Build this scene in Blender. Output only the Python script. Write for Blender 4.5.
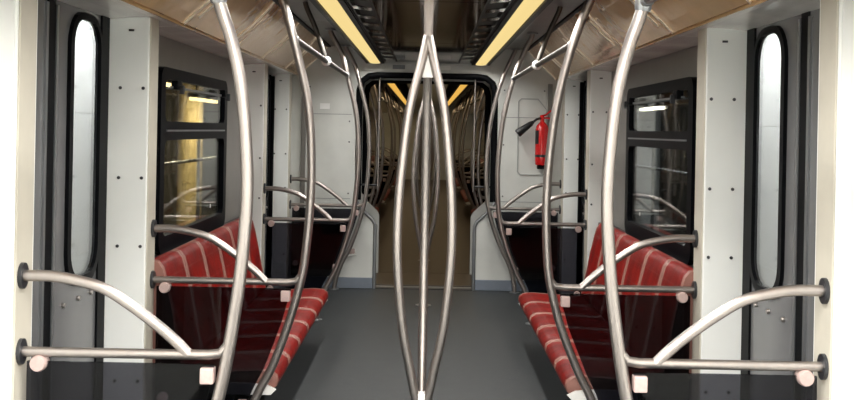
import bpy, bmesh, math, random
from mathutils import Vector

random.seed(7)
for o in list(bpy.data.objects):
    bpy.data.objects.remove(o)
SC = bpy.context.scene
COL = SC.collection
PI = math.pi

# ------------------------------------------------------------------ camera
EYE = 1.55
cam_d = bpy.data.cameras.new('camera')
cam_d.sensor_width = 36.0
cam_d.lens = 1000.0 * 36.0 / 854.0
cam_d.shift_x = 0.0005
cam_d.shift_y = -70.0 / 854.0
cam_d.clip_start = 0.02
cam_d.clip_end = 200
cam = bpy.data.objects.new('camera', cam_d)
cam.rotation_mode = 'QUATERNION'
from mathutils import Quaternion
cam.rotation_quaternion = Quaternion((1, 0, 0), PI / 2) @ Quaternion((0, 0, 1), math.radians(1.1))
cam.location = (0, 0, EYE)
COL.objects.link(cam)
SC.camera = cam

# ------------------------------------------------------------------ world and exposure
W = bpy.data.worlds.new('world')
SC.world = W
W.use_nodes = True
W.node_tree.nodes['Background'].inputs[0].default_value = (0.75, 0.82, 1.0, 1)
W.node_tree.nodes['Background'].inputs[1].default_value = 0.05
SC.view_settings.view_transform = 'Standard'
SC.view_settings.look = 'None'
SC.view_settings.gamma = 1.0
SC.view_settings.use_curve_mapping = False
SC.view_settings.exposure = 0.22

# ------------------------------------------------------------------ unseen area lamps for the ceiling strips, boosted behind the camera as fill
STRIP_X, STRIP_Z = 0.505, 2.185
def strip_lamp(x, y0, y1, watt_per_m, col):
    d = bpy.data.lights.new('strip_lamp', 'AREA')
    d.shape = 'RECTANGLE'
    d.size = 0.09
    d.size_y = y1 - y0
    d.spread = math.radians(162)
    d.energy = watt_per_m * (y1 - y0)
    d.color = col
    o = bpy.data.objects.new('strip_lamp', d)
    o.location = (x, (y0 + y1) / 2, STRIP_Z - 0.016)
    COL.objects.link(o)
NEUTRAL = (1.0, 0.985, 0.955)
WARM = (1.0, 0.78, 0.50)
for s in (-1, 1):
    strip_lamp(s * STRIP_X, -2.5, 2.6, 31.0, NEUTRAL)  # stretch behind the camera, extra strength added as frontal fill
    strip_lamp(s * STRIP_X, 2.6, 9.55, 8.0, NEUTRAL)
    strip_lamp(s * STRIP_X, 11.3, 30.5, 1.0, WARM)

# ------------------------------------------------------------------ materials
def lin(c):
    out = []
    for v in c:
        v = v / 255.0
        out.append(v / 12.92 if v <= 0.04045 else ((v + 0.055) / 1.055) ** 2.4)
    return (*out, 1.0)

def mat(name, rgb, rough=0.5, metal=0.0, var=0.06, scale=6.0, bump=0.0, bscale=200.0, stretch=(1, 1, 1), coat=0.0, spec=0.5, rvar=0.0):
    m = bpy.data.materials.new(name)
    m.use_nodes = True
    nt = m.node_tree
    b = nt.nodes['Principled BSDF']
    b.inputs['Roughness'].default_value = rough
    b.inputs['Metallic'].default_value = metal
    b.inputs['Coat Weight'].default_value = coat
    b.inputs['Coat Roughness'].default_value = 0.08
    b.inputs['Specular IOR Level'].default_value = spec
    tc = nt.nodes.new('ShaderNodeTexCoord')
    mp = nt.nodes.new('ShaderNodeMapping')
    mp.inputs['Scale'].default_value = stretch
    nt.links.new(tc.outputs['Object'], mp.inputs['Vector'])
    nz = nt.nodes.new('ShaderNodeTexNoise')
    nz.inputs['Scale'].default_value = scale
    nz.inputs['Detail'].default_value = 5
    nt.links.new(mp.outputs['Vector'], nz.inputs['Vector'])
    cr = nt.nodes.new('ShaderNodeValToRGB')
    c = lin(rgb)
    cr.color_ramp.elements[0].position = 0.3
    cr.color_ramp.elements[1].position = 0.7
    cr.color_ramp.elements[0].color = (*[max(0, v * (1 - var)) for v in c[:3]], 1)
    cr.color_ramp.elements[1].color = (*[min(1, v * (1 + var)) for v in c[:3]], 1)
    nt.links.new(nz.outputs['Fac'], cr.inputs['Fac'])
    nt.links.new(cr.outputs['Color'], b.inputs['Base Color'])
    if rvar:
        mr = nt.nodes.new('ShaderNodeMapRange')
        mr.inputs['To Min'].default_value = max(0, rough - rvar)
        mr.inputs['To Max'].default_value = rough + rvar
        nt.links.new(nz.outputs['Fac'], mr.inputs['Value'])
        nt.links.new(mr.outputs['Result'], b.inputs['Roughness'])
    if bump:
        n2 = nt.nodes.new('ShaderNodeTexNoise')
        n2.inputs['Scale'].default_value = bscale
        nt.links.new(mp.outputs['Vector'], n2.inputs['Vector'])
        bp = nt.nodes.new('ShaderNodeBump')
        bp.inputs['Strength'].default_value = bump
        bp.inputs['Distance'].default_value = 0.01
        nt.links.new(n2.outputs['Fac'], bp.inputs['Height'])
        nt.links.new(bp.outputs['Normal'], b.inputs['Normal'])
    return m

def glass(name, tint, gloss=1.0, rough=0.02):
    m = bpy.data.materials.new(name)
    m.use_nodes = True
    nt = m.node_tree
    nt.nodes.remove(nt.nodes['Principled BSDF'])
    out = nt.nodes['Material Output']
    tr = nt.nodes.new('ShaderNodeBsdfTransparent')
    tr.inputs['Color'].default_value = (*tint, 1)
    gl = nt.nodes.new('ShaderNodeBsdfGlossy')
    gl.inputs['Roughness'].default_value = rough
    fr = nt.nodes.new('ShaderNodeFresnel')
    fr.inputs['IOR'].default_value = 1.5
    mu = nt.nodes.new('ShaderNodeMath')
    mu.operation = 'MULTIPLY'
    mu.inputs[1].default_value = gloss
    nt.links.new(fr.outputs['Fac'], mu.inputs[0])
    mx = nt.nodes.new('ShaderNodeMixShader')
    nt.links.new(mu.outputs['Value'], mx.inputs['Fac'])
    nt.links.new(tr.outputs['BSDF'], mx.inputs[1])
    nt.links.new(gl.outputs['BSDF'], mx.inputs[2])
    nt.links.new(mx.outputs['Shader'], out.inputs['Surface'])
    return m

def emit(name, rgb, strength):
    m = bpy.data.materials.new(name)
    m.use_nodes = True
    nt = m.node_tree
    nt.nodes.remove(nt.nodes['Principled BSDF'])
    e = nt.nodes.new('ShaderNodeEmission')
    nz = nt.nodes.new('ShaderNodeTexNoise')
    nz.inputs['Scale'].default_value = 2.0
    cr = nt.nodes.new('ShaderNodeValToRGB')
    c = lin(rgb)
    cr.color_ramp.elements[0].color = (*[v * 0.93 for v in c[:3]], 1)
    cr.color_ramp.elements[1].color = c
    nt.links.new(nz.outputs['Fac'], cr.inputs['Fac'])
    nt.links.new(cr.outputs['Color'], e.inputs['Color'])
    e.inputs['Strength'].default_value = strength
    nt.links.new(e.outputs['Emission'], nt.nodes['Material Output'].inputs['Surface'])
    return m

def fabric(name):
    """red moquette: pale bands where the seats meet, thin tartan lines between"""
    m = bpy.data.materials.new(name)
    m.use_nodes = True
    nt = m.node_tree
    N, L = nt.nodes, nt.links
    b = N['Principled BSDF']
    b.inputs['Roughness'].default_value = 0.42
    b.inputs['Specular IOR Level'].default_value = 0.14
    tc = N.new('ShaderNodeTexCoord')
    sp = N.new('ShaderNodeSeparateXYZ')
    L.new(tc.outputs['Object'], sp.inputs[0])
    def mth(op, a, v):
        n = N.new('ShaderNodeMath'); n.operation = op
        if hasattr(a, 'is_linked'): L.new(a, n.inputs[0])
        else: n.inputs[0].default_value = a
        if hasattr(v, 'is_linked'): L.new(v, n.inputs[1])
        else: n.inputs[1].default_value = v
        return n.outputs[0]
    ay = mth('ABSOLUTE', sp.outputs['Y'], 0)
    band = mth('GREATER_THAN', ay, 0.172)
    thin = mth('LESS_THAN', mth('PINGPONG', sp.outputs['Y'], 0.058), 0.004)
    sumxz = mth('ADD', mth('ABSOLUTE', sp.outputs['X'], 0), sp.outputs['Z'])
    thin2 = mth('LESS_THAN', mth('PINGPONG', sumxz, 0.075), 0.004)
    thinm = mth('MULTIPLY', mth('MAXIMUM', thin, thin2), 0.14)
    fac = mth('MAXIMUM', mth('MULTIPLY', band, 0.78), thinm)
    nz = N.new('ShaderNodeTexNoise'); nz.inputs['Scale'].default_value = 9; nz.inputs['Detail'].default_value = 6
    L.new(tc.outputs['Object'], nz.inputs['Vector'])
    cr = N.new('ShaderNodeValToRGB')
    cr.color_ramp.elements[0].color = lin((88, 4, 1)); cr.color_ramp.elements[0].position = 0.3
    cr.color_ramp.elements[1].color = lin((138, 12, 2)); cr.color_ramp.elements[1].position = 0.75
    L.new(nz.outputs['Fac'], cr.inputs['Fac'])
    mx = N.new('ShaderNodeMix'); mx.data_type = 'RGBA'
    L.new(fac, mx.inputs['Factor'])
    L.new(cr.outputs['Color'], mx.inputs[6])
    mx.inputs[7].default_value = lin((150, 114, 103))
    L.new(mx.outputs[2], b.inputs['Base Color'])
    n2 = N.new('ShaderNodeTexNoise'); n2.inputs['Scale'].default_value = 500
    L.new(tc.outputs['Object'], n2.inputs['Vector'])
    bp = N.new('ShaderNodeBump'); bp.inputs['Strength'].default_value = 0.15; bp.inputs['Distance'].default_value = 0.004
    L.new(n2.outputs['Fac'], bp.inputs['Height']); L.new(bp.outputs['Normal'], b.inputs['Normal'])
    return m

M = dict(
    white=mat('white_panel', (240, 241, 237), 0.32, var=0.03, scale=3, rvar=0.06),
    beige=mat('beige_edge', (190, 184, 170), 0.5, var=0.05, scale=8),
    endwall=mat('grey_white_laminate', (206, 207, 202), 0.42, var=0.07, scale=4, rvar=0.08),
    header=mat('pale_grey_soffit', (228, 225, 218), 0.12, var=0.14, scale=3, rvar=0.06),
    wall=mat('grey_wall', (112, 109, 104), 0.35, var=0.06),
    floor=mat('grey_rubber_floor', (48, 51, 52), 0.5, spec=0.35, var=0.12, scale=14, bump=0.15, bscale=350),
    floor_warmlit=mat('warmlit_rubber_floor', (58, 45, 31), 0.45, var=0.10, scale=10, bump=0.1, bscale=300),  # same grey rubber, brown cast of the warm light painted into it
    ceil=mat('dark_gloss_ceiling', (40, 33, 28), 0.06, var=0.20, scale=3, stretch=(4, 0.6, 1), rvar=0.05, coat=0.4),
    trough=mat('dark_grey_trough', (96, 94, 90), 0.35, var=0.15, scale=6),
    cove=mat('bronze_cove', (236, 188, 126), 0.16, metal=0.42, var=0.2, scale=2.6, rvar=0.08, coat=0.3, bump=0.45, bscale=6),
    trimlight=mat('aluminium_clip', (222, 214, 200), 0.3, metal=0.3),
    steel_shaded=mat('shaded_steel', (98, 94, 90), 0.4, metal=1.0, var=0.05, scale=30),  # same steel as the poles, shaded look painted in as darker grey
    steel=mat('brushed_steel', (166, 158, 153), 0.38, metal=1.0, var=0.04, scale=30, stretch=(1, 1, 0.1)),
    alu=mat('grey_aluminium', (150, 152, 154), 0.35, metal=0.8, var=0.06),
    black=mat('black_rubber', (9, 10, 13), 0.5, var=0.2, spec=0.08),
    blackgloss=mat('black_frame', (9, 10, 14), 0.4, var=0.15, spec=0.06),
    door=mat('grey_door_paint', (108, 108, 109), 0.22, var=0.05, scale=5, rvar=0.06),
    dark=mat('dark_grey_metal', (40, 41, 44), 0.4, var=0.2),
    bellows=mat('dark_bellows', (36, 34, 32), 0.6, var=0.2),
    vent=mat('black_vent', (14, 13, 12), 0.35),
    slat=mat('pale_vent_fin', (250, 248, 244), 0.12, metal=1.0),
    clamp=mat('pinkish_white_clamp', (180, 156, 150), 0.4, var=0.08, scale=60),
    whiteplastic=mat('white_plastic', (235, 233, 228), 0.4),
    fabric=fabric('red_tartan_moquette'),
    screw=mat('screw_steel', (90, 90, 92), 0.35, metal=1.0),
    kick=mat('blue_grey_kickplate', (126, 134, 146), 0.4, metal=0.3),
    tint=glass('tinted_glass', (0.27, 0.27, 0.30), 0.4, 0.02),
    pane=glass('window_glass', (0.92, 0.94, 0.93), 0.7, 0.02),
    paned=glass('door_glass', (0.95, 0.97, 0.98), 0.6, 0.02),
    red=mat('red_enamel', (196, 22, 24), 0.25, var=0.08, coat=0.4),
    lightA=emit('warm_diffuser', (255, 226, 152), 0.84),
    lightB=emit('warmer_diffuser', (255, 196, 92), 0.75),
    tube=emit('fluorescent_tube', (255, 246, 225), 9.0),
    tubew=emit('warm_hall_lamp', (255, 222, 150), 7.0),
    pwall=mat('pale_platform_panel', (232, 234, 234), 0.5, var=0.05, scale=1.5),
    hall=mat('hall_concrete', (120, 116, 108), 0.8, var=0.15, scale=2),
    column=mat('beige_column', (200, 180, 130), 0.6, var=0.08),
    grey=mat('mid_grey_plastic', (120, 122, 126), 0.4),
    rim=mat('niche_grey', (158, 160, 158), 0.4),
    label=mat('label_white', (238, 238, 236), 0.5),
    horn=mat('black_plastic', (18, 18, 20), 0.4),
)

# ------------------------------------------------------------------ object helpers
def tag(o, label, cat, group=None, kind=None):
    o['label'] = label
    o['category'] = cat
    if group: o['group'] = group
    if kind: o['kind'] = kind
    return o

def empty(name, loc=(0, 0, 0)):
    o = bpy.data.objects.new(name, None)
    o.location = loc
    o.empty_display_size = 0.1
    COL.objects.link(o)
    return o

def mesh_of(bm, m, smooth=False):
    bmesh.ops.recalc_face_normals(bm, faces=bm.faces)
    me = bpy.data.meshes.new('mesh')
    bm.to_mesh(me)
    bm.free()
    me.materials.append(M[m])
    if smooth:
        for p in me.polygons: p.use_smooth = True
    return me

def obj(name, me, parent=None, loc=(0, 0, 0)):
    o = bpy.data.objects.new(name, me)
    o.location = loc
    COL.objects.link(o)
    if parent: o.parent = parent
    return o

def autosmooth(me, ang=0.6):
    me.set_sharp_from_angle(angle=ang) if hasattr(me, 'set_sharp_from_angle') else None
    return me

def box_bm(x0, x1, y0, y1, z0, z1, bevel=0.0, bm=None):
    own = bm is None
    if own: bm = bmesh.new()
    v = [bm.verts.new(p) for p in ((x0, y0, z0), (x1, y0, z0), (x1, y1, z0), (x0, y1, z0), (x0, y0, z1), (x1, y0, z1), (x1, y1, z1), (x0, y1, z1))]
    for f in ((0, 3, 2, 1), (4, 5, 6, 7), (0, 1, 5, 4), (1, 2, 6, 5), (2, 3, 7, 6), (3, 0, 4, 7)):
        bm.faces.new([v[i] for i in f])
    if own and bevel:
        bmesh.ops.bevel(bm, geom=list(bm.edges), offset=bevel, segments=2, affect='EDGES', profile=0.6)
    return bm

def box(name, m, parent, x0, x1, y0, y1, z0, z1, bevel=0.0):
    xa, xb = min(x0, x1), max(x0, x1)
    ya, yb = min(y0, y1), max(y0, y1)
    za, zb = min(z0, z1), max(z0, z1)
    c = ((xa + xb) / 2, (ya + yb) / 2, (za + zb) / 2)
    hx, hy, hz = (xb - xa) / 2, (yb - ya) / 2, (zb - za) / 2
    me = mesh_of(box_bm(-hx, hx, -hy, hy, -hz, hz, min(bevel, hx * 0.9, hy * 0.9, hz * 0.9)), m)
    return obj(name, me, parent, c)

def catmull(pts, k=6):
    P = [Vector(p) for p in pts]
    if len(P) < 3: return P
    P = [P[0] * 2 - P[1]] + P + [P[-1] * 2 - P[-2]]
    out = []
    for i in range(1, len(P) - 2):
        a, b, c, d = P[i - 1], P[i], P[i + 1], P[i + 2]
        for j in range(k):
            t = j / k
            out.append(0.5 * ((2 * b) + (c - a) * t + (2 * a - 5 * b + 4 * c - d) * t * t + (3 * b - a - 3 * c + d) * t ** 3))
    out.append(P[-2])
    return out

def tube_bm(pts, r, n=12, bm=None):
    bm = bm or bmesh.new()
    P = [Vector(p) for p in pts]
    rings = []
    up = None
    for i, p in enumerate(P):
        if i == 0: t = P[1] - P[0]
        elif i == len(P) - 1: t = P[-1] - P[-2]
        else: t = P[i + 1] - P[i - 1]
        t.normalize()
        if up is None:
            up = Vector((0, 1, 0)) if abs(t.y) < 0.9 else Vector((1, 0, 0))
        up = (up - t * up.dot(t)).normalized()
        w = t.cross(up)
        rr = r[i] if isinstance(r, (list, tuple)) else r
        rings.append([bm.verts.new(p + up * (math.cos(2 * PI * k / n) * rr) + w * (math.sin(2 * PI * k / n) * rr)) for k in range(n)])
    for a, b in zip(rings, rings[1:]):
        for k in range(n):
            bm.faces.new((a[k], a[(k + 1) % n], b[(k + 1) % n], b[k]))
    bm.faces.new(rings[0][::-1])
    bm.faces.new(rings[-1])
    return bm

def tube_me(pts, r, m, n=12):
    me = mesh_of(tube_bm(pts, r, n), m, True)
    return autosmooth(me, 0.9)

def plate_me(loops, thick, axis, m):
    """flat plate with holes; loops in (u,v); axis 'x': (u,v)=(y,z), 'y': (u,v)=(x,z); extends from 0 to +thick"""
    bm = bmesh.new()
    for lp in loops:
        vs = [bm.verts.new((0, u, v) if axis == 'x' else (u, 0, v)) for u, v in lp]
        for i in range(len(vs)):
            bm.edges.new((vs[i], vs[(i + 1) % len(vs)]))
    bmesh.ops.triangle_fill(bm, edges=list(bm.edges), use_beauty=True)
    r = bmesh.ops.extrude_face_region(bm, geom=list(bm.faces))
    d = Vector((thick, 0, 0)) if axis == 'x' else Vector((0, thick, 0))
    bmesh.ops.translate(bm, vec=d, verts=[g for g in r['geom'] if isinstance(g, bmesh.types.BMVert)])
    return mesh_of(bm, m)

def rrect(u0, u1, v0, v1, r, k=6):
    pts = []
    for cx, cy, a0 in ((u1 - r, v1 - r, 0), (u0 + r, v1 - r, PI / 2), (u0 + r, v0 + r, PI), (u1 - r, v0 + r, 1.5 * PI)):
        for i in range(k + 1):
            a = a0 + i * PI / 2 / k
            pts.append((cx + r * math.cos(a), cy + r * math.sin(a)))
    return pts

def rect(u0, u1, v0, v1):
    return [(u0, v0), (u1, v0), (u1, v1), (u0, v1)]

def extrude_profile_me(prof, y0, y1, m, smooth=False, closed=True):
    """profile in (x,z) extruded along y"""
    bm = bmesh.new()
    a = [bm.verts.new((x, y0, z)) for x, z in prof]
    b = [bm.verts.new((x, y1, z)) for x, z in prof]
    n = len(prof)
    for i in range(n if closed else n - 1):
        bm.faces.new((a[i], a[(i + 1) % n], b[(i + 1) % n], b[i]))
    if closed:
        bm.faces.new(a[::-1]); bm.faces.new(b)
    me = mesh_of(bm, m, smooth)
    return autosmooth(me, 0.7) if smooth else me

def disc_me(r, t, m, axis='y', n=16):
    d = {'x': (1, 0, 0), 'y': (0, 1, 0), 'z': (0, 0, 1)}[axis]
    d = Vector(d)
    return autosmooth(mesh_of(tube_bm([d * -t / 2, d * -t * 0.3, d * t * 0.3, d * t / 2], [r * 0.85, r, r, r * 0.85], n), m, True), 0.5)

def copy_tree(o, parent=None, dy=0.0):
    c = o.copy()
    COL.objects.link(c)
    c.parent = parent
    if dy: c.location = (o.location[0], o.location[1] + dy, o.location[2])
    for ch in list(o.children):
        copy_tree(ch, c)
    return c

# ------------------------------------------------------------------ key distances (metres from the camera along the car)
XP, XD = 1.30, 1.47               # aisle face of the door pillars; plane of doors and windows
S1, S2, S3, S4 = 3.23, 4.78, 8.05, 9.60
Y_END = 9.72                      # end wall of this car
Y_NEXT = 10.85                    # end wall of the next car
BACK = -2.6
SIDE = {-1: 'left', 1: 'right'}
Z_IN, Z_OUT = 2.205, 2.35         # centre ceiling, outer trough
DOOR_Z = 2.04

# ------------------------------------------------------------------ floors
def flo(name, label, m, y0, y1, hw, z1=0.0):
    o = box(name, m, None, -hw, hw, y0, y1, z1 - 0.06, z1)
    return tag(o, label, 'floor', kind='structure')
flo('floor', 'dark grey rubber floor of the near carriage aisle', 'floor', BACK, Y_END, 1.60)
flo('floor', 'floor of the carriage seen through the gangway, warm light painted in as brown', 'floor_warmlit', Y_NEXT, 31.2, 1.60)
g = flo('floor', 'dark plate floor inside the gangway between the carriages', 'floor_warmlit', Y_END, Y_NEXT, 0.9, -0.002)
th = empty('trim_1', (0, Y_END, 0))
tag(th, 'dark ribbed threshold strip on the floor at the gangway opening', 'threshold', kind='structure')
for i, yy in enumerate((0.02, 0.10, 0.18)):
    box('threshold_bar', 'dark' if i != 1 else 'alu', th, -0.49, 0.49, yy - 0.03, yy + 0.03, 0.0, 0.008 + 0.003 * i)

# ------------------------------------------------------------------ ceiling
def make_ceiling(label, y0, y1, matc, pitch, y_first, near):
    root = empty('ceiling', (0, y0, 0))
    tag(root, label, 'ceiling', kind='structure')
    # centre panels
    edges = [y0]
    yy = y_first
    while yy < y1 - 0.3:
        if yy > y0 + 0.3: edges.append(yy)
        yy += pitch
    edges.append(y1)
    for a, b in zip(edges, edges[1:]):
        box('centre_panel', matc, root, -0.295, 0.295, a - y0 + 0.004, b - y0 - 0.004, Z_IN, Z_IN + 0.03, 0.004)
        box('seam_strip', 'trimlight', root, -0.295, 0.295, b - y0 - 0.004, b - y0 + 0.004, Z_IN + 0.004, Z_IN + 0.02)
    for s in (-1, 1):
        # outer trough and outer side of the lamp box
        for a, b in zip(edges, edges[1:]):
            box('trough_panel', 'trough', root, s * 0.60, s * 1.02, a - y0 + 0.004, b - y0 - 0.004, Z_OUT, Z_OUT + 0.03)
        box('black_joint', 'black', root, s * 0.945, s * 0.975, 0, y1 - y0, Z_OUT - 0.014, Z_OUT + 0.0)
        # cove panels
        cedges = [y0]
        yy = y_first
        while yy < y1 - 0.2:
            if yy > y0 + 0.2: cedges.append(yy)
            yy += pitch / 2
        cedges.append(y1)
        # (aisle side, in plan) a shallow S from trough to lower edge
        pr = [(0.975, 2.345), (1.03, 2.275), (1.11, 2.195), (1.20, 2.115), (1.25, 2.065)]
        out = [(x + 0.03, z + 0.03) for x, z in pr]
        for a, b in zip(cedges, cedges[1:]):
            me = extrude_profile_me([(s * x, z) for x, z in pr] + [(s * x, z) for x, z in out[::-1]], a - y0 + 0.006, b - y0 - 0.006, 'cove')
            obj('cove_panel', me, root)
            if near:
                # pale clip strip along the panel joint and a raised frame line
                q = [(x - 0.006, z - 0.006) for x, z in pr]
                me = extrude_profile_me([(s * x, z) for x, z in q] + [(s * x, z) for x, z in pr[::-1]], b - y0 - 0.022, b - y0 - 0.006, 'trimlight')
                obj('joint_strip', me, root)
                q2 = [(x - 0.005, z - 0.005) for x, z in pr[1:4]]
                me = extrude_profile_me([(s * x, z) for x, z in q2] + [(s * x, z) for x, z in pr[1:4][::-1]], a - y0 + 0.10, a - y0 + 0.125, 'trimlight')
                obj('frame_strip', me, root)
        # lower lip moulding of the cove
        me = tube_me([(s * 1.252, 0, 2.062), (s * 1.252, y1 - y0, 2.062)], 0.011, 'cove', 8)
        obj('cove_lip', me, root)
        # soffit over doors and windows
        prs = [(1.25, 2.065), (1.30, 2.055), (1.40, 2.05), (1.50, DOOR_Z)]
        so = prs + [(x, z + 0.03) for x, z in prs[::-1]]
        for a, b in zip(edges, edges[1:]):
            obj('soffit_panel', extrude_profile_me([(s * x, z) for x, z in so], a - y0 + 0.003, b - y0 - 0.003, 'header'), root)
    # roof skin over everything
    prr = [(-1.56, 2.03), (-1.30, 2.25), (-1.0, 2.44), (0, 2.50), (1.0, 2.44), (1.30, 2.25), (1.56, 2.03)]
    prr2 = prr + [(x * 1.02, z + 0.04) for x, z in prr[::-1]]
    obj('roof_skin', extrude_profile_me(prr2, 0, y1 - y0, 'dark'), root)
    return root
make_ceiling('dark glossy ceiling with bronze side coves over the near aisle', BACK, Y_END, 'ceil', 2.44, 5.1 - 2.44 * 3, True)
make_ceiling('dim brown ceiling of the carriage beyond the gangway', Y_NEXT, 31.2, 'ceil', 4.84, Y_NEXT + 2.4, False)

def make_strip(side, y0, y1, label, m, group=None):
    t = empty('light_strip', (side * STRIP_X, y0, STRIP_Z))
    tag(t, label, 'ceiling light', group)
    L = y1 - y0
    box('housing', 'dark', t, -0.088, 0.088, 0, L, 0.004, 0.17)
    d = mesh_of(tube_bm([(0, 0.01, 0), (0, L - 0.01, 0)], 0.05, 16), m, True)
    for v in d.vertices: v.co.z = v.co.z * 0.18
    obj('diffuser', d, t)
    for s in (-1, 1):
        box('edge_rail', 'blackgloss', t, s * 0.055, s * 0.085, 0, L, -0.008, 0.004)
    box('end_cap', 'alu', t, -0.06, 0.06, L - 0.012, L, -0.012, 0.004)
for s in (-1, 1):
    make_strip(s, BACK + 0.05, 9.58, 'long glowing yellow light strip along the %s side of the near ceiling' % SIDE[s], 'lightA')
    make_strip(s, 11.3, 30.8, 'yellow light strip on the %s ceiling side beyond the gangway' % SIDE[s], 'lightB')

def make_grille(side, y0, y1, step, label):
    t = empty('ceiling_grille', (side * 0.355, y0, Z_IN))
    tag(t, label, 'air vent')
    L = y1 - y0
    box('backing', 'vent', t, -0.06, 0.06, 0, L, 0.03, 0.045)
    box('side_rail', 'vent', t, -0.06, -0.050, 0, L, -0.006, 0.03)
    box('side_rail', 'vent', t, 0.050, 0.06, 0, L, -0.006, 0.03)
    n = int(L / step)
    bm = bmesh.new()
    # slanted fin
    h = 0.048
    vs = [bm.verts.new(p) for p in ((-h, -0.09, -0.010), (h, 0.01, -0.010), (h, 0.15, -0.010), (-h, 0.05, -0.010), (-h, -0.09, -0.006), (h, 0.01, -0.006), (h, 0.15, -0.006), (-h, 0.05, -0.006))]
    for f in ((0, 1, 2, 3), (4, 7, 6, 5), (0, 4, 5, 1), (1, 5, 6, 2), (2, 6, 7, 3), (3, 7, 4, 0)):
        bm.faces.new([vs[i] for i in f])
    fin = mesh_of(bm, 'slat')
    for i in range(n):
        o = obj('vent_fin', fin, t, (0, (i + 0.5) * step, 0))
        if side > 0: o.scale = (-1, 1, 1)
for s in (-1, 1):
    make_grille(s, 0.5, 9.6, 0.42, 'black slotted vent with pale fins beside the %s ceiling light strip' % SIDE[s])

# ------------------------------------------------------------------ side walls
def wall_plate(name, label, side, y0, y1, z0, z1, hole, m, x=XD, thick=0.03):
    loops = [rect(y0, y1, z0, z1)]
    if hole: loops.append(rrect(*hole))
    me = plate_me(loops, side * thick, 'x', m)
    o = obj(name, me, None, (side * x, 0, 0))
    return tag(o, label, 'wall', kind='structure')

# window in the bench wall
WIN = (5.42, 7.17, 0.86, 1.85, 0.07)   # y0,y1,z0,z1,corner radius (hole)
wcount = [0]
def make_window(side, dy, label, lit):
    wcount[0] += 1
    t = empty('window_%d' % wcount[0], (side * XD, WIN[0] + dy, WIN[2]))
    tag(t, label, 'window', kind='structure')
    L = WIN[1] - WIN[0]; H = WIN[3] - WIN[2]
    zt = 1.52 - WIN[2]
    # outer frame with rounded corners and two openings
    fr = plate_me([rrect(-0.02, L + 0.02, -0.02, H + 0.02, 0.08), rrect(0.07, L - 0.07, 0.075, zt - 0.055, 0.05), rrect(0.07, L - 0.07, zt + 0.05, H - 0.045, 0.05)], -side * 0.035, 'x', 'blackgloss')
    f = obj('window_frame', fr, t)
    box('transom_trim', 'alu', f, -side * 0.036, -side * 0.043, 0.09, L - 0.09, zt - 0.006, zt + 0.004)
    p = plate_me([rrect(0.05, L - 0.05, 0.05, zt - 0.03, 0.05)], side * 0.006, 'x', 'pane')
    obj('lower_pane', p, t, (-side * 0.012, 0, 0))
    p = plate_me([rrect(0.05, L - 0.05, zt + 0.03, H - 0.03, 0.05)], side * 0.006, 'x', 'pane')
    obj('upper_pane', p, t, (-side * 0.018, 0, 0))
    # hopper latches along the top
    for yy in (0.22, L - 0.22):
        lt = box('latch', 'black', t, -side * 0.036, -side * 0.075, yy - 0.045, yy + 0.045, H - 0.10, H - 0.05, 0.008)
        box('latch_lever', 'dark', lt, -side * 0.018, -side * 0.045, -0.012, 0.012, -0.05, 0.0, 0.004)
    box('hopper_rail', 'alu', t, -side * 0.036, -side * 0.05, 0.15, L - 0.15, H - 0.095, H - 0.083)
    obj('glass_mark', disc_me(0.014, 0.002, 'label', 'x'), t, (-side * 0.020, L - 0.42, 0.15))
    return t

dcount = [0]
door_proto = {}
def make_door(side, yc, label):
    dcount[0] += 1
    name = 'door_%d' % dcount[0]
    if side in door_proto:
        t = copy_tree(door_proto[side])
        t.name = name
        t.location = (side * (XD + 0.015), yc, 0)
        t['label'] = label
        return t
    t = empty(name, (side * (XD + 0.015), yc, 0))
    tag(t, label, 'door', kind='structure')
    for k in (-1, 1):
        u0, u1 = (0.012, 0.69) if k > 0 else (-0.69, -0.012)
        w0, w1 = (0.225, 0.575) if k > 0 else (-0.575, -0.225)
        z0, z1 = 0.89, 2.0
        lf = obj('leaf', plate_me([rect(u0, u1, 0.01, DOOR_Z), rrect(w0, w1, z0, z1, 0.12)], side * 0.012, 'x', 'door'), t)
        obj('window_gasket', plate_me([rrect(w0 - 0.035, w1 + 0.02, z0 - 0.035, z1 + 0.025, 0.15), rrect(w0 + 0.006, w1 - 0.006, z0 + 0.006, z1 - 0.006, 0.115)], -side * 0.016, 'x', 'black'), lf)
        obj('pane', plate_me([rrect(w0 + 0.004, w1 - 0.004, z0 + 0.004, z1 - 0.004, 0.117)], side * 0.006, 'x', 'paned'), lf, (-side * 0.002, 0, 0))
        box('edge_rubber', 'black', lf, -side * 0.006, side * 0.011, k * 0.0, k * 0.04, 0.01, DOOR_Z)
        box('edge_strip', 'alu', lf, -side * 0.010, side * 0.0, k * 0.042, k * 0.064, 0.01, DOOR_Z - 0.02)
        box('rear_rubber', 'black', lf, -side * 0.010, side * 0.0, k * 0.597, k * 0.70, 0.01, DOOR_Z)
        for (yy, zz) in ((0.18, 0.80), (0.36, 0.80), (0.52, 0.80)):
            obj('bolt', disc_me(0.011, 0.014, 'steel', 'x', 10), lf, (-side * 0.006, k * yy, zz))
        box('kick_strip', 'alu', lf, -side * 0.006, 0, k * 0.03, k * 0.69, 0.02, 0.10)
    door_proto[side] = t
    return t

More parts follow.
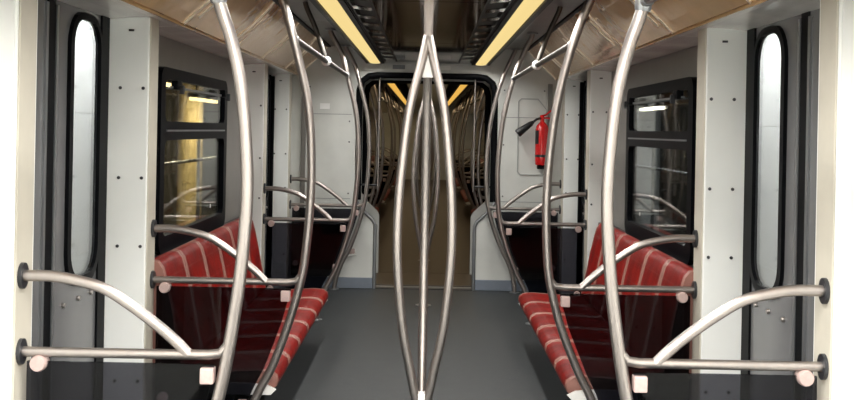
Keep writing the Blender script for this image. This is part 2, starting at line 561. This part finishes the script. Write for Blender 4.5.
tcount = [1]
pillar_proto = {}
def make_pillar(side, yc, label):
    """door pillar: .17 proud of the door plane, .17 along the car"""
    tcount[0] += 1
    name = 'trim_%d' % tcount[0]
    if side in pillar_proto:
        t = copy_tree(pillar_proto[side]); t.name = name
        t.location = (side * XP, yc, 0); t['label'] = label
        return t
    t = empty(name, (side * XP, yc, 0))
    tag(t, label, 'door pillar', kind='structure')
    w = XD + 0.08 - XP
    box('facing', 'beige', t, 0, side * 0.02, -0.068, 0.068, 0, 2.055, 0.004)
    for k in (-1, 1):
        box('side_panel', 'white', t, side * 0.004, side * w, k * 0.069, k * 0.085, 0, 2.055, 0.006)
        for zz in (0.35, 0.98, 1.30, 1.72, 2.0):
            if zz == 2.0:
                box('screw', 'screw', t, side * 0.075, side * 0.10, k * 0.085, k * 0.089, 1.985, 1.995)
                continue
            for xx in (0.028, 0.135):
                obj('screw', screw_me, t, (side * xx, k * 0.086, zz))
    box('core', 'beige', t, side * 0.02, side * w, -0.068, 0.068, 0, 2.055)
    pillar_proto[side] = t
    return t
screw_me = disc_me(0.008, 0.008, 'screw', 'y', 8)

ORD = ['first', 'second', 'third', 'fourth', 'fifth', 'sixth', 'seventh', 'eighth']
PY = [S1 + 0.025, S2 - 0.02, S3 + 0.03, S4 - 0.06]     # pillar centres
for s in (-1, 1):
    sd = SIDE[s]
    # long plain wall of the near end
    wall_plate('wall_%s' % sd, 'white %s wall panel beside the camera, at the picture edge' % sd, s, BACK, PY[0] - 0.088, 0, 2.055, None, 'white', XP + 0.012, 0.20)
    wall_plate('wall_%s_bench' % sd, 'grey %s wall behind the red bench, around the black window' % sd, s, PY[1] + 0.087, PY[2] - 0.087, 0, 2.04, WIN, 'wall')
    make_window(s, 0, 'black framed two-part window above the %s red bench' % sd, True)
    make_pillar(s, PY[0], 'beige and white pillar at the %s picture edge, nearest of its side' % sd)
    make_pillar(s, PY[1], 'tall white screw-fixed pillar between the near %s door and red bench' % sd)
    make_pillar(s, PY[2], 'grey-white pillar at the far end of the %s red bench' % sd)
    p4 = make_pillar(s, PY[3], 'screw-fixed grey-white pillar on the %s, nearest to the gangway wall' % sd)
    box('door_seal', 'black', p4, s * 0.14, s * 0.25, -0.115, -0.092, 0, 2.03, 0.004)
    make_door(s, 3.93, 'grey sliding door with tall rounded window, near %s side' % sd)
    make_door(s, 8.81, 'grey sliding door on the %s past the bench, mostly hidden by pillars' % sd)
    # ledge behind the seat backs
    o = box('trim_%d' % (20 + (s + 1) // 2), 'dark', None, s * 1.385, s * 1.468, PY[1] + 0.09, PY[2] - 0.09, 0.80, 0.84, 0.006)
    tag(o, 'dark ledge between the %s seat backs and the window' % sd, 'ledge', kind='structure')
    # body skin outside
for s in (-1, 1):
    for a, b, w in ((PY[3] + 0.088, Y_END - 0.002, 'before'), (Y_NEXT + 0.002, Y_NEXT + 0.132, 'after')):
        o = box('wall_%s_corner' % SIDE[s], 'endwall', None, s * (XP + 0.02), s * 1.54, a, b, 0, 2.05, 0.004)
        tag(o, 'narrow grey-white wall strip on the %s just %s the gangway' % (SIDE[s], w), 'wall', kind='structure')
# back wall behind the camera
o = box('wall_back', 'white', None, -1.5, 1.5, BACK - 0.05, BACK, 0, 2.46)
tag(o, 'white end wall behind the viewpoint', 'wall', kind='structure')

# ------------------------------------------------------------------ end wall with gangway opening
def end_outline():
    half = [(0.495, 0.0), (0.495, 0.62), (0.52, 0.67), (0.64, 0.78), (0.69, 0.86), (0.69, 1.93), (0.665, 2.02), (0.60, 2.07), (0.52, 2.08)]
    L = [(-1.49, 0), (-1.49, 2.06), (-1.30, 2.10), (-1.10, 2.27), (-1.0, 2.40), (1.0, 2.40), (1.10, 2.27), (1.30, 2.10), (1.49, 2.06), (1.49, 0)]
    return L + half + [(-x, z) for x, z in half[::-1]], half
outl, half = end_outline()
def make_end_wall(y, thick, label, near):
    t = obj('wall_end' if near else 'wall_end_next', plate_me([outl], thick, 'y', 'endwall'), None, (0, y, 0))
    tag(t, label, 'wall', kind='structure')
    full = [(x, z) for x, z in half] + [(-x, z) for x, z in half[::-1]]
    up = [(x - 0.03, z) for x, z in half[4:]]
    pts = [(x, 0, z) for x, z in up] + [(-x, 0, z) for x, z in up[::-1]]
    obj('rubber_surround', tube_me([Vector(p) for p in pts], 0.034, 'black', 10), t, (0, 0.02 if near else thick - 0.02, 0))
    if not near: return t
    for s in (-1, 1):
        # bent aluminium edge of the lower step
        pr = [(s * (x - 0.012), z) for x, z in half[:5]]
        obj('edge_trim', tube_me([(x, -0.004, z) for x, z in pr], 0.017, 'alu', 8), t)
        box('kickplate', 'kick', t, s * 0.50, s * 1.28, -0.012, -0.001, 0.002, 0.105, 0.003)
        box('corner_post', 'wall', t, s * 1.17, s * 1.215, -0.03, -0.001, 0.4, 2.02, 0.006)
        box('seam_strip', 'grey', t, s * 0.73, s * 1.17, -0.003, -0.0005, 1.685, 1.690)
        box('seam_strip', 'grey', t, s * 0.73, s * 1.17, -0.003, -0.0005, 0.865, 0.870)
        for xx in (0.75, 1.14):
            for zz in (0.92, 1.42, 1.62, 1.95):
                obj('screw', screw_me, t, (s * xx, -0.004, zz))
    hd = box('header_panel', 'endwall', t, -0.62, 0.62, -0.025, -0.001, 2.115, 2.195, 0.006)
    for xx in (-0.28, 0.02, 0.16):
        box('header_plate', 'grey' if xx < 0 else 'whiteplastic', hd, xx - 0.06, xx + 0.06, -0.02, -0.0125, -0.02, 0.02, 0.003)
    box('notice_plate', 'label', t, -1.04, -0.945, -0.006, -0.0005, 1.735, 1.79, 0.002)
    # moulded outline of the extinguisher niche
    oc = [(0.885, 1.16), (0.885, 1.845), (0.915, 1.875), (1.08, 1.875), (1.165, 1.77), (1.165, 1.16), (1.14, 1.13), (0.915, 1.13)]
    ic = [(0.893, 1.163), (0.893, 1.842), (0.918, 1.866), (1.076, 1.866), (1.157, 1.767), (1.157, 1.163), (1.137, 1.138), (0.918, 1.138)]
    obj('niche_rim', plate_me([oc, ic], -0.010, 'y', 'rim'), t)
    br = box('bracket', 'clamp', t, -0.745, -0.675, -0.026, -0.001, 0.335, 0.385, 0.01)
    obj('bracket_pin', tube_me([(-0.03, -0.004, -0.045), (0.05, -0.004, -0.025)], 0.009, 'whiteplastic', 8), br)
    return t
make_end_wall(Y_END, 0.06, 'grey-white end wall around the gangway opening', True)
make_end_wall(Y_NEXT - 0.06, 0.06, 'far end wall on the other side of the gangway', False)
# bellows
t = empty('gangway_bellows', (0, Y_END, 0))
tag(t, 'dark folded bellows lining the gangway between the two carriages', 'gangway')
ring = [(0.80, -0.05), (0.80, 2.05), (0.70, 2.18), (-0.70, 2.18), (-0.80, 2.05), (-0.80, -0.05)]
nb = 9
for i in range(nb):
    ya = 0.065 + i * (Y_NEXT - 0.06 - Y_END - 0.07) / nb
    yb = 0.065 + (i + 1) * (Y_NEXT - 0.06 - Y_END - 0.07) / nb
    ym = (ya + yb) / 2
    bm = bmesh.new()
    A = [bm.verts.new((x, ya, z)) for x, z in ring]
    B = [bm.verts.new((x * 0.93, ym, z * 0.985)) for x, z in ring]
    C = [bm.verts.new((x, yb, z)) for x, z in ring]
    for P, Q in ((A, B), (B, C)):
        for k in range(len(ring) - 1):
            bm.faces.new((P[k], P[k + 1], Q[k + 1], Q[k]))
    obj('fold', mesh_of(bm, 'bellows'), t)
for s in (-1, 1):
    h = empty('gangway_handrail', (s * 0.47, Y_END + 0.12, 0))
    tag(h, 'slim upright handrail at the %s edge of the gangway opening' % SIDE[s], 'handrail')
    obj('bar', tube_me([(0, 0, 0.95), (0, 0, 2.12)], 0.012, 'steel', 8), h)
    for zz in (1.0, 2.05):
        obj('bracket', tube_me([(0, 0, zz), (s * 0.2, 0.0, zz)], 0.01, 'dark', 8), h)

# ------------------------------------------------------------------ screens: curved pole, rail, arched rail, tinted glass
PROF_B = [(0.79, 2.35), (0.775, 2.30), (0.70, 2.16), (0.638, 1.95), (0.573, 1.69), (0.549, 1.45), (0.548, 1.21), (0.566, 0.96), (0.588, 0.815), (0.64, 0.62), (0.714, 0.41), (0.785, 0.27), (0.84, 0.12), (0.86, 0.0)]
PROF_A = [(0.79, 2.35), (0.775, 2.30), (0.725, 2.13), (0.674, 1.94), (0.636, 1.83), (0.602, 1.68), (0.583, 1.50), (0.576, 1.32), (0.590, 1.10), (0.610, 0.935), (0.645, 0.72), (0.70, 0.50), (0.77, 0.27), (0.82, 0.10), (0.84, 0.0)]
PROF_BR = [(0.84, 2.35), (0.825, 2.30), (0.76, 2.16), (0.685, 1.95), (0.622, 1.69), (0.592, 1.45), (0.579, 1.21), (0.588, 0.96), (0.607, 0.815), (0.66, 0.62), (0.745, 0.41), (0.815, 0.27), (0.86, 0.12), (0.875, 0.0)]
PROF_AR = [(x + 0.012, z) for x, z in PROF_A]
RAIL_Z, ARCH_Z = 0.81, 1.055
def pole_x(prof, z):
    for (x0, z0), (x1, z1) in zip(prof, prof[1:]):
        if z1 <= z <= z0:
            return x1 + (x0 - x1) * (z - z1) / (z0 - z1)
    return prof[-1][0]
def make_screen(side, y, prof, face):
    """face = -1: round and square clamp fronts towards the camera"""
    t = empty('grab_pole_screen', (side * 0.85, y, 0))
    ox = 0.85
    def P(x, z, yy=0.0): return (side * (x - ox), yy, z)
    pole = obj('pole', tube_me(catmull([P(x, z) for x, z in prof], 5), 0.0205, 'steel', 14), t)
    obj('ceiling_flange', disc_me(0.045, 0.014, 'alu', 'z'), pole, P(prof[0][0], 2.342))
    obj('floor_flange', disc_me(0.05, 0.014, 'alu', 'z'), pole, P(prof[-1][0], 0.007))
    xr = pole_x(prof, RAIL_Z)
    obj('rail', tube_me([P(XP - 0.004, RAIL_Z), P(xr + 0.06, RAIL_Z), P(xr + 0.02, RAIL_Z + 0.006), P(xr, RAIL_Z + 0.03)], 0.0165, 'steel'), t)
    arch = [(XP - 0.004, 1.055), (1.2, 1.055), (1.108, 1.040), (1.027, 1.016), (0.946, 0.967), (0.864, 0.908), (0.798, 0.853), (0.755, RAIL_Z)]
    obj('arched_rail', tube_me(catmull([P(*a) for a in arch], 5), 0.0185, 'steel'), t)
    for zz in (RAIL_Z, ARCH_Z):
        obj('flange', flange_me, t, P(XP - 0.006, zz))
    # tinted glass below the rail
    zs = [RAIL_Z - 0.03, 0.72, 0.62, 0.5, 0.4, 0.3, 0.2, 0.13]
    edge = [(pole_x(prof, z) + 0.035, z) for z in zs]
    loop = [(1.275, zs[-1]), (1.275, zs[0])] + edge
    g = obj('glass_panel', plate_me([[(side * (x - ox), z) for x, z in loop]], 0.01, 'y', 'tint'), t, (0, -0.005, 0))
    # round clamps at the wall, square ones at the pole
    for zz in (RAIL_Z - 0.035, 0.25):
        obj('round_clamp', clampr_me, t, P(1.235, zz))
        xp = pole_x(prof, zz - 0.035) + 0.05
        obj('square_clamp', clamps_me, t, P(xp, zz - 0.03))
    return t
# oval black flange on the pillar face
bm = tube_bm([(-0.006, 0, 0), (0.006, 0, 0)], 0.034, 16)
for v in bm.verts: v.co.z *= 1.25
flange_me = autosmooth(mesh_of(bm, 'dark', True), 0.5)
clampr_me = disc_me(0.027, 0.05, 'clamp', 'y')
clamps_me = mesh_of(box_bm(-0.022, 0.022, -0.022, 0.022, -0.026, 0.026, 0.006), 'clamp')

joint_me = autosmooth(mesh_of(tube_bm([(0, 0, -0.03), (0, 0, -0.02), (0, 0, 0.02), (0, 0, 0.03)], [0.022, 0.027, 0.027, 0.022], 14), 'alu', True), 0.5)
proto = {}
for s in (-1, 1):
    sd = SIDE[s]
    a = make_screen(s, S1, PROF_A if s < 0 else PROF_AR, -1)
    obj('rail_joint', joint_me, a, (s * (0.68 - 0.85 + (0.012 if s > 0 else 0)), 0, 1.975))
    tag(a, 'curved steel grab pole and arched rail nearest the camera on the %s' % sd, 'grab pole', 'curved poles with glass screens')
    b = make_screen(s, S2, PROF_B if s < 0 else PROF_BR, -1)
    tag(b, 'curved steel grab pole with arched rail at near end of %s bench' % sd, 'grab pole', 'curved poles with glass screens')
    proto[s] = b
    c = copy_tree(b); c.location.y = S3
    tag(c, 'curved steel pole with dark glass screen at far end of %s bench' % sd, 'grab pole', 'curved poles with glass screens')
    d = copy_tree(b); d.location.y = S4
    tag(d, 'curved steel pole and arched rail against the %s gangway end wall' % sd, 'grab pole', 'curved poles with glass screens')

# ------------------------------------------------------------------ overhead rails
def make_overhead(side, y0, y1, hang, label, group=None):
    t = empty('overhead_rail', (side * (0.645 if side < 0 else 0.692), y0, 1.975))
    tag(t, label, 'handrail', group)
    L = y1 - y0
    obj('bar', tube_me([(0, 0, 0), (0, L, 0)], 0.0165, 'steel_shaded'), t)
    for yy in hang:
        h = obj('hanger', tube_me(catmull([(0, yy - y0, 0.0), (side * 0.07, yy - y0, 0.2), (side * 0.128, yy - y0, 0.33), (side * 0.142, yy - y0, 0.375)], 4), 0.016, 'steel_shaded'), t)
        obj('ball_joint', ball_me, h, (0, yy - y0, 0))
    for yy in (0.036, L - 0.036):
        obj('end_collar', collar_me, t, (0, yy, 0))
    return t
bm = bmesh.new(); bmesh.ops.create_uvsphere(bm, u_segments=12, v_segments=8, radius=0.032)
ball_me = mesh_of(bm, 'whiteplastic', True)
collar_me = disc_me(0.021, 0.03, 'alu', 'y')
for s in (-1, 1):
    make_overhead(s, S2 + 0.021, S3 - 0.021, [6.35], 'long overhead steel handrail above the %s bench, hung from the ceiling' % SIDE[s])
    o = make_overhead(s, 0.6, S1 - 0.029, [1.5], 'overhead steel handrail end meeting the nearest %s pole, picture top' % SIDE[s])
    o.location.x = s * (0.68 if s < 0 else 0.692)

# ------------------------------------------------------------------ triple branch poles
TR = [(1.93, 0.0), (1.90, 0.008), (1.80, 0.034), (1.64, 0.078), (1.43, 0.106), (1.23, 0.122), (1.02, 0.121), (0.77, 0.094), (0.60, 0.056), (0.48, 0.028), (0.43, 0.006)]
def make_triple(y, label, group):
    t = empty('triple_pole', (0, y, 0))
    tag(t, label, 'grab pole', group)
    obj('upper_stem', tube_me([(0, 0, 1.90), (0, 0, Z_IN - 0.002)], 0.019, 'steel', 14), t)
    obj('lower_stem', tube_me([(0, 0, 0), (0, 0, 0.46)], 0.024, 'steel', 14), t)
    for a in (210, 330, 90):
        ca, sa = math.cos(math.radians(a)), math.sin(math.radians(a))
        obj('branch', tube_me(catmull([(ca * r, sa * r, z) for z, r in TR], 5), 0.0182, 'steel', 14), t)
    # pale wedge between the branches, white collar at the foot
    bm = bmesh.new()
    a = [bm.verts.new(p) for p in ((-0.006, -0.012, 1.895), (0.006, -0.012, 1.895), (0.024, -0.02, 1.76), (-0.024, -0.02, 1.76))]
    b = [bm.verts.new((v.co.x, v.co.y + 0.045, v.co.z)) for v in a]
    bm.faces.new(a); bm.faces.new(b[::-1])
    for i in range(4): bm.faces.new((a[i], b[i], b[(i + 1) % 4], a[(i + 1) % 4]))
    obj('upper_wedge', mesh_of(bm, 'whiteplastic'), t)
    obj('lower_collar', autosmooth(mesh_of(tube_bm([(0, 0, 0.40), (0, 0, 0.47), (0, 0, 0.50)], [0.026, 0.032, 0.028], 14), 'whiteplastic', True), 0.5), t)
    obj('ceiling_flange', disc_me(0.05, 0.012, 'alu', 'z'), t, (0, 0, Z_IN - 0.006))
    obj('floor_flange', disc_me(0.07, 0.012, 'alu', 'z'), t, (0, 0, 0.006))
    return t
tri = make_triple(4.0, 'large three-branch steel pole in the middle of the aisle, nearest the camera', 'three-branch aisle poles')
t2 = copy_tree(tri); t2.location.y = 8.81
tag(t2, 'smaller three-branch pole right behind the near one, before the gangway', 'grab pole', 'three-branch aisle poles')

# ------------------------------------------------------------------ benches
SEAT_W = 0.42
def seat_loft(prof, w, m, side):
    """closed (x,z) profile lofted along y with softly rounded ends"""
    cx = sum(p[0] for p in prof) / len(prof); cz = sum(p[1] for p in prof) / len(prof)
    bm = bmesh.new()
    rings = []
    for y, k in ((-w / 2, 0.955), (-w / 2 + 0.006, 0.985), (-w / 2 + 0.02, 1.0), (0, 1.004), (w / 2 - 0.02, 1.0), (w / 2 - 0.006, 0.985), (w / 2, 0.955)):
        rings.append([bm.verts.new((side * (cx + (x - cx) * k), y, cz + (z - cz) * (0.5 + k / 2))) for x, z in prof])
    n = len(prof)
    for a, b in zip(rings, rings[1:]):
        for i in range(n): bm.faces.new((a[i], a[(i + 1) % n], b[(i + 1) % n], b[i]))
    bm.faces.new(rings[0]); bm.faces.new(rings[-1])
    return autosmooth(mesh_of(bm, m, True), 0.9)
SEATP = [(0.72, 0.282), (0.702, 0.296), (0.694, 0.32), (0.70, 0.35), (0.73, 0.37), (0.79, 0.376), (0.95, 0.366), (1.12, 0.356), (1.19, 0.365), (1.19, 0.315), (0.95, 0.305), (0.79, 0.31), (0.75, 0.298)]
BACKP = [(1.155, 0.372), (1.185, 0.52), (1.215, 0.68), (1.243, 0.80), (1.26, 0.86), (1.285, 0.892), (1.32, 0.898), (1.352, 0.88), (1.36, 0.84), (1.345, 0.70), (1.30, 0.372)]
def make_bench(side, y0, n=6):
    t = empty('bench', (side * 1.0, y0, 0))
    sm = seat_loft([(x - 1.0, z) for x, z in SEATP], SEAT_W - 0.004, 'fabric', side)
    bk = seat_loft([(x - 1.0, z) for x, z in BACKP], SEAT_W - 0.004, 'fabric', side)
    for i in range(n):
        yc = (i + 0.5) * SEAT_W
        obj('seat', sm, t, (0, yc, 0))
        obj('backrest', bk, t, (0, yc, 0))
    L = n * SEAT_W
    box('under_frame', 'dark', t, -side * 0.20, side * 0.30, 0.03, L - 0.03, 0.265, 0.305, 0.005)
    for yy in (0.25, L - 0.25):
        box('wall_bracket', 'dark', t, -side * 0.05, side * 0.33, yy - 0.03, yy + 0.03, 0.17, 0.265, 0.01)
    # white shell ends
    for yy in (-0.013, L + 0.001):
        cap = [(x - 1.0, z) for x, z in ((0.725, 0.262), (0.70, 0.288), (0.74, 0.308), (0.82, 0.316), (1.15, 0.316), (1.17, 0.28), (1.0, 0.262))]
        obj('shell_end', extrude_profile_me([(side * x, z) for x, z in cap], yy, yy + 0.012, 'whiteplastic'), t)
    return t
bench = {}
for s in (-1, 1):
    b = make_bench(s, S2 + 0.04)
    tag(b, 'red tartan upholstered bench with pale bands along the %s wall' % SIDE[s], 'bench', 'red benches')
    bench[s] = b

# ------------------------------------------------------------------ fire extinguisher on the right end wall
t = empty('fire_extinguisher', (1.112, Y_END - 0.09, 1.235))
tag(t, 'red fire extinguisher with black horn hung on right end wall', 'fire extinguisher')
prof = [(0.0, 0.056), (0.012, 0.062), (0.05, 0.064), (0.34, 0.064), (0.375, 0.056), (0.40, 0.036), (0.415, 0.022), (0.435, 0.02)]
obj('cylinder', autosmooth(mesh_of(tube_bm([(0, 0, z) for z, r in prof], [r for z, r in prof], 20), 'red', True), 0.7), t)
obj('foot_ring', disc_me(0.045, 0.04, 'black', 'z'), t, (0, 0, -0.02))
obj('strap', autosmooth(mesh_of(tube_bm([(0, 0, 0.075), (0, 0, 0.10)], 0.0655, 20), 'horn', True), 0.5), t)
lab = mesh_of(tube_bm([(0, 0, 0.20), (0, 0, 0.33)], 0.0648, 20), 'label', True)
bm = bmesh.new(); bm.from_mesh(lab)
bmesh.ops.delete(bm, geom=[f for f in bm.faces if not (f.calc_center_median().x < -0.045 and f.calc_center_median().y < 0.02)], context='FACES')
bm.to_mesh(lab); bm.free(); lab.materials.clear(); lab.materials.append(M['horn'])
obj('instruction_label', lab, t)
valve = obj('valve', autosmooth(mesh_of(tube_bm([(0, 0, 0.43), (0, 0, 0.46), (0, 0, 0.475)], [0.02, 0.024, 0.014], 12), 'red', True), 0.5), t)
obj('lever', mesh_of(tube_bm([(-0.02, 0, 0.465), (0.03, 0, 0.48), (0.085, 0, 0.525)], [0.012, 0.010, 0.008], 8), 'red'), valve)
obj('grip', mesh_of(tube_bm([(-0.01, 0, 0.45), (0.04, 0, 0.452), (0.09, 0, 0.45)], [0.010, 0.009, 0.008], 8), 'red'), valve)
obj('hose', tube_me(catmull([(-0.02, -0.01, 0.45), (-0.06, -0.02, 0.435), (-0.10, -0.02, 0.40)], 4), 0.012, 'horn', 10), t)
obj('horn', autosmooth(mesh_of(tube_bm([(-0.085, -0.02, 0.415), (-0.11, -0.02, 0.395), (-0.19, -0.02, 0.335), (-0.235, -0.02, 0.30), (-0.24, -0.02, 0.296)], [0.014, 0.026, 0.036, 0.042, 0.036], 14), 'horn', True), 0.6), t)
box('wall_bracket', 'dark', t, -0.03, 0.03, 0.05, 0.09, 0.12, 0.40, 0.004)

# ------------------------------------------------------------------ the carriage beyond the gangway
N_S = [Y_NEXT + 0.22, Y_NEXT + 1.77, Y_NEXT + 5.04, Y_NEXT + 6.59, Y_NEXT + 9.86, Y_NEXT + 11.41, Y_NEXT + 14.68, Y_NEXT + 16.23]
for s in (-1, 1):
    sd = SIDE[s]
    for i, y in enumerate(N_S):
        c = copy_tree(proto[s]); c.location.y = y
        tag(c, 'thin curved pole, %s past the gangway on the %s side' % (ORD[i], sd), 'grab pole', 'poles beyond the gangway on the %s' % sd)
        make_pillar(s, y + (0.0 if i in (0, 1) else 0.03 if i % 2 == 0 else -0.03), 'grey-white pillar, %s past the gangway on the %s side' % (ORD[i], sd))['group'] = 'pillars beyond the gangway on the %s' % sd
    for j in range(4):
        yc = (N_S[2 * j] + N_S[2 * j + 1]) / 2
        make_door(s, yc, 'sliding door, %s past the gangway on the %s side' % (ORD[j], sd))['group'] = 'doors beyond the gangway on the %s' % sd
    for j in range(3):
        y0 = N_S[2 * j + 1]
        c = copy_tree(bench[s]); c.location.y = y0 + 0.04
        tag(c, 'red bench, %s past the gangway on the %s side' % (ORD[j], sd), 'bench', 'benches beyond the gangway on the %s' % sd)
        dy = y0 - S2
        o = wall_plate('wall_%s_next' % sd, 'grey bench wall, %s past the gangway on the %s side' % (ORD[j], sd), s, S2 + 0.03, S3 - 0.03, 0, 2.04, WIN, 'wall')
        o.location.y = dy
        w = make_window(s, dy, 'black framed window, %s past the gangway on the %s side' % (ORD[j], sd), False)
        w['group'] = 'windows beyond the gangway on the %s' % sd
        o['group'] = 'bench walls beyond the gangway on the %s' % sd
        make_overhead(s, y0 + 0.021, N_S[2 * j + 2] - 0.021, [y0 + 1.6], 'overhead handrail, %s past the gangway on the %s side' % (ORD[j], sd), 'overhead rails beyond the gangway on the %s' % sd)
for j in range(4):
    c = copy_tree(tri); c.location.y = (N_S[2 * j] + N_S[2 * j + 1]) / 2
    tag(c, 'slim three-branch aisle pole, %s past the gangway' % ORD[j], 'grab pole', 'three-branch poles beyond the gangway')
o = box('wall_far', 'endwall', None, -1.5, 1.5, 31.2, 31.25, 0, 2.46)
tag(o, 'far end wall closing the carriage beyond the gangway', 'wall', kind='structure')

# ------------------------------------------------------------------ the hall outside the windows
def hall_light(x, y, z, watt, col, s):
    d = bpy.data.lights.new('hall_light', 'AREA')
    d.shape = 'RECTANGLE'; d.size = 0.1; d.size_y = 1.9; d.energy = watt; d.color = col
    o = bpy.data.objects.new('hall_light', d)
    o.location = (x, y, z)
    o.rotation_euler = (0, -s * math.radians(35), 0)
    COL.objects.link(o)
o = box('floor_hall', 'hall', None, -9, 9, -6, 45, -1.25, -1.15)
tag(o, 'dark concrete hall floor outside the carriage', 'floor', kind='structure')
for s in (-1, 1):
    sd = SIDE[s]
    w = empty('wall_platform_%s' % sd, (s * 3.4, 4.0, -1.15))
    tag(w, 'pale panelled hall wall seen through the %s door glass' % sd, 'wall', kind='structure')
    for i in range(7):
        for k in range(3):
            box('panel', 'pwall', w, 0, s * 0.05, i * 1.1 + 0.002, i * 1.1 + 1.098, k * 1.4 + 0.002, k * 1.4 + 1.398, 0.003)
    box('backing', 'hall', w, s * 0.05, s * 0.12, 0, 7.7, 0, 4.2)
    o = box('wall_hall_%s' % sd, 'hall', None, s * 8.0, s * 8.1, 4, 45, -1.15, 4.6)
    tag(o, 'distant hall wall behind the %s windows' % sd, 'wall', kind='structure')
    for i, y in enumerate((7.0, 9.8)):
        f = empty('hall_lamp', (s * 2.5, y, 2.9))
        tag(f, '%s fluorescent lamp over the pale hall wall on the %s' % (ORD[i], sd), 'lamp', 'hall wall lamps on the %s' % sd)
        box('tube', 'tube', f, -0.06, 0.06, -1.0, 1.0, -0.05, 0.0, 0.01)
        box('casing', 'dark', f, -0.09, 0.09, -1.05, 1.05, 0.0, 0.09, 0.01)
        box('hanger', 'dark', f, -0.015, 0.015, -0.015, 0.015, 0.09, 1.7)
        hall_light(s * 2.5, y, 2.82, 52, (1.0, 0.99, 0.96), s)
    for i, y in enumerate((13.4, 16.2, 19.5, 24.0) if s < 0 else (13.4, 16.6, 20.7, 27.0)):
        c = empty('hall_column', (s * 4.6, y, -1.15))
        tag(c, '%s hall column, %s along the hall outside the %s window' % ('beige' if s < 0 else 'white' if i == 2 else 'dark', ORD[i], sd), 'column', 'hall columns on the %s' % sd)
        obj('shaft', autosmooth(mesh_of(tube_bm([(0, 0, 0), (0, 0, 0.1), (0, 0, 0.12), (0, 0, 5.6)], [0.32, 0.32, 0.24, 0.24], 16), 'column' if s < 0 else 'pwall' if i == 2 else 'dark', True), 0.5), c)  # the white shaft stands in for an upright band of light
    for i, (y, z, ln) in enumerate(((12.6, 2.18, 3.0), (16.6, 2.02, 3.0), (20.6, 2.2, 3.0), (28.0, 2.2, 3.0))):
        f = empty('hall_lamp', (s * 3.9, y, z))
        tag(f, 'long hall lamp, %s along the hall outside the %s window' % (ORD[i], sd), 'lamp', 'warm hall lamps on the %s' % sd)
        box('tube', 'tubew' if s < 0 else 'tube', f, -0.05, 0.05, 0, ln * (1 if s < 0 else 0.5), -0.05, 0.0, 0.01)
        box('casing', 'dark', f, -0.08, 0.08, -0.05, ln + 0.05, 0.0, 0.08, 0.01)
        for yy in (0.3, ln - 0.3):
            box('hanger', 'dark', f, -0.015, 0.015, yy - 0.015, yy + 0.015, 0.08, 4.6 - z)
        hall_light(s * 3.9, y + ln / 2, z - 0.08, 120 if s < 0 else 30, (1.0, 0.86, 0.58) if s < 0 else (0.9, 0.96, 1.0), s)
    b = empty('hall_barrier', (s * 4.0, 11.9, -1.15))
    tag(b, 'low rail barrier in the hall outside the %s window' % sd, 'barrier')
    for zz in (2.1, 2.5):
        obj('bar', tube_me([(0, 0, zz), (0, 20, zz)], 0.03, 'alu', 8), b)
    for k in range(8):
        obj('post', tube_me([(0, 0.1 + k * 2.8, 0), (0, 0.1 + k * 2.8, 2.55)], 0.03, 'alu', 8), b)
o = box('ceiling_hall', 'hall', None, -9, 9, -6, 45, 4.6, 4.7)
tag(o, 'dark hall roof above the carriages', 'ceiling', kind='structure')
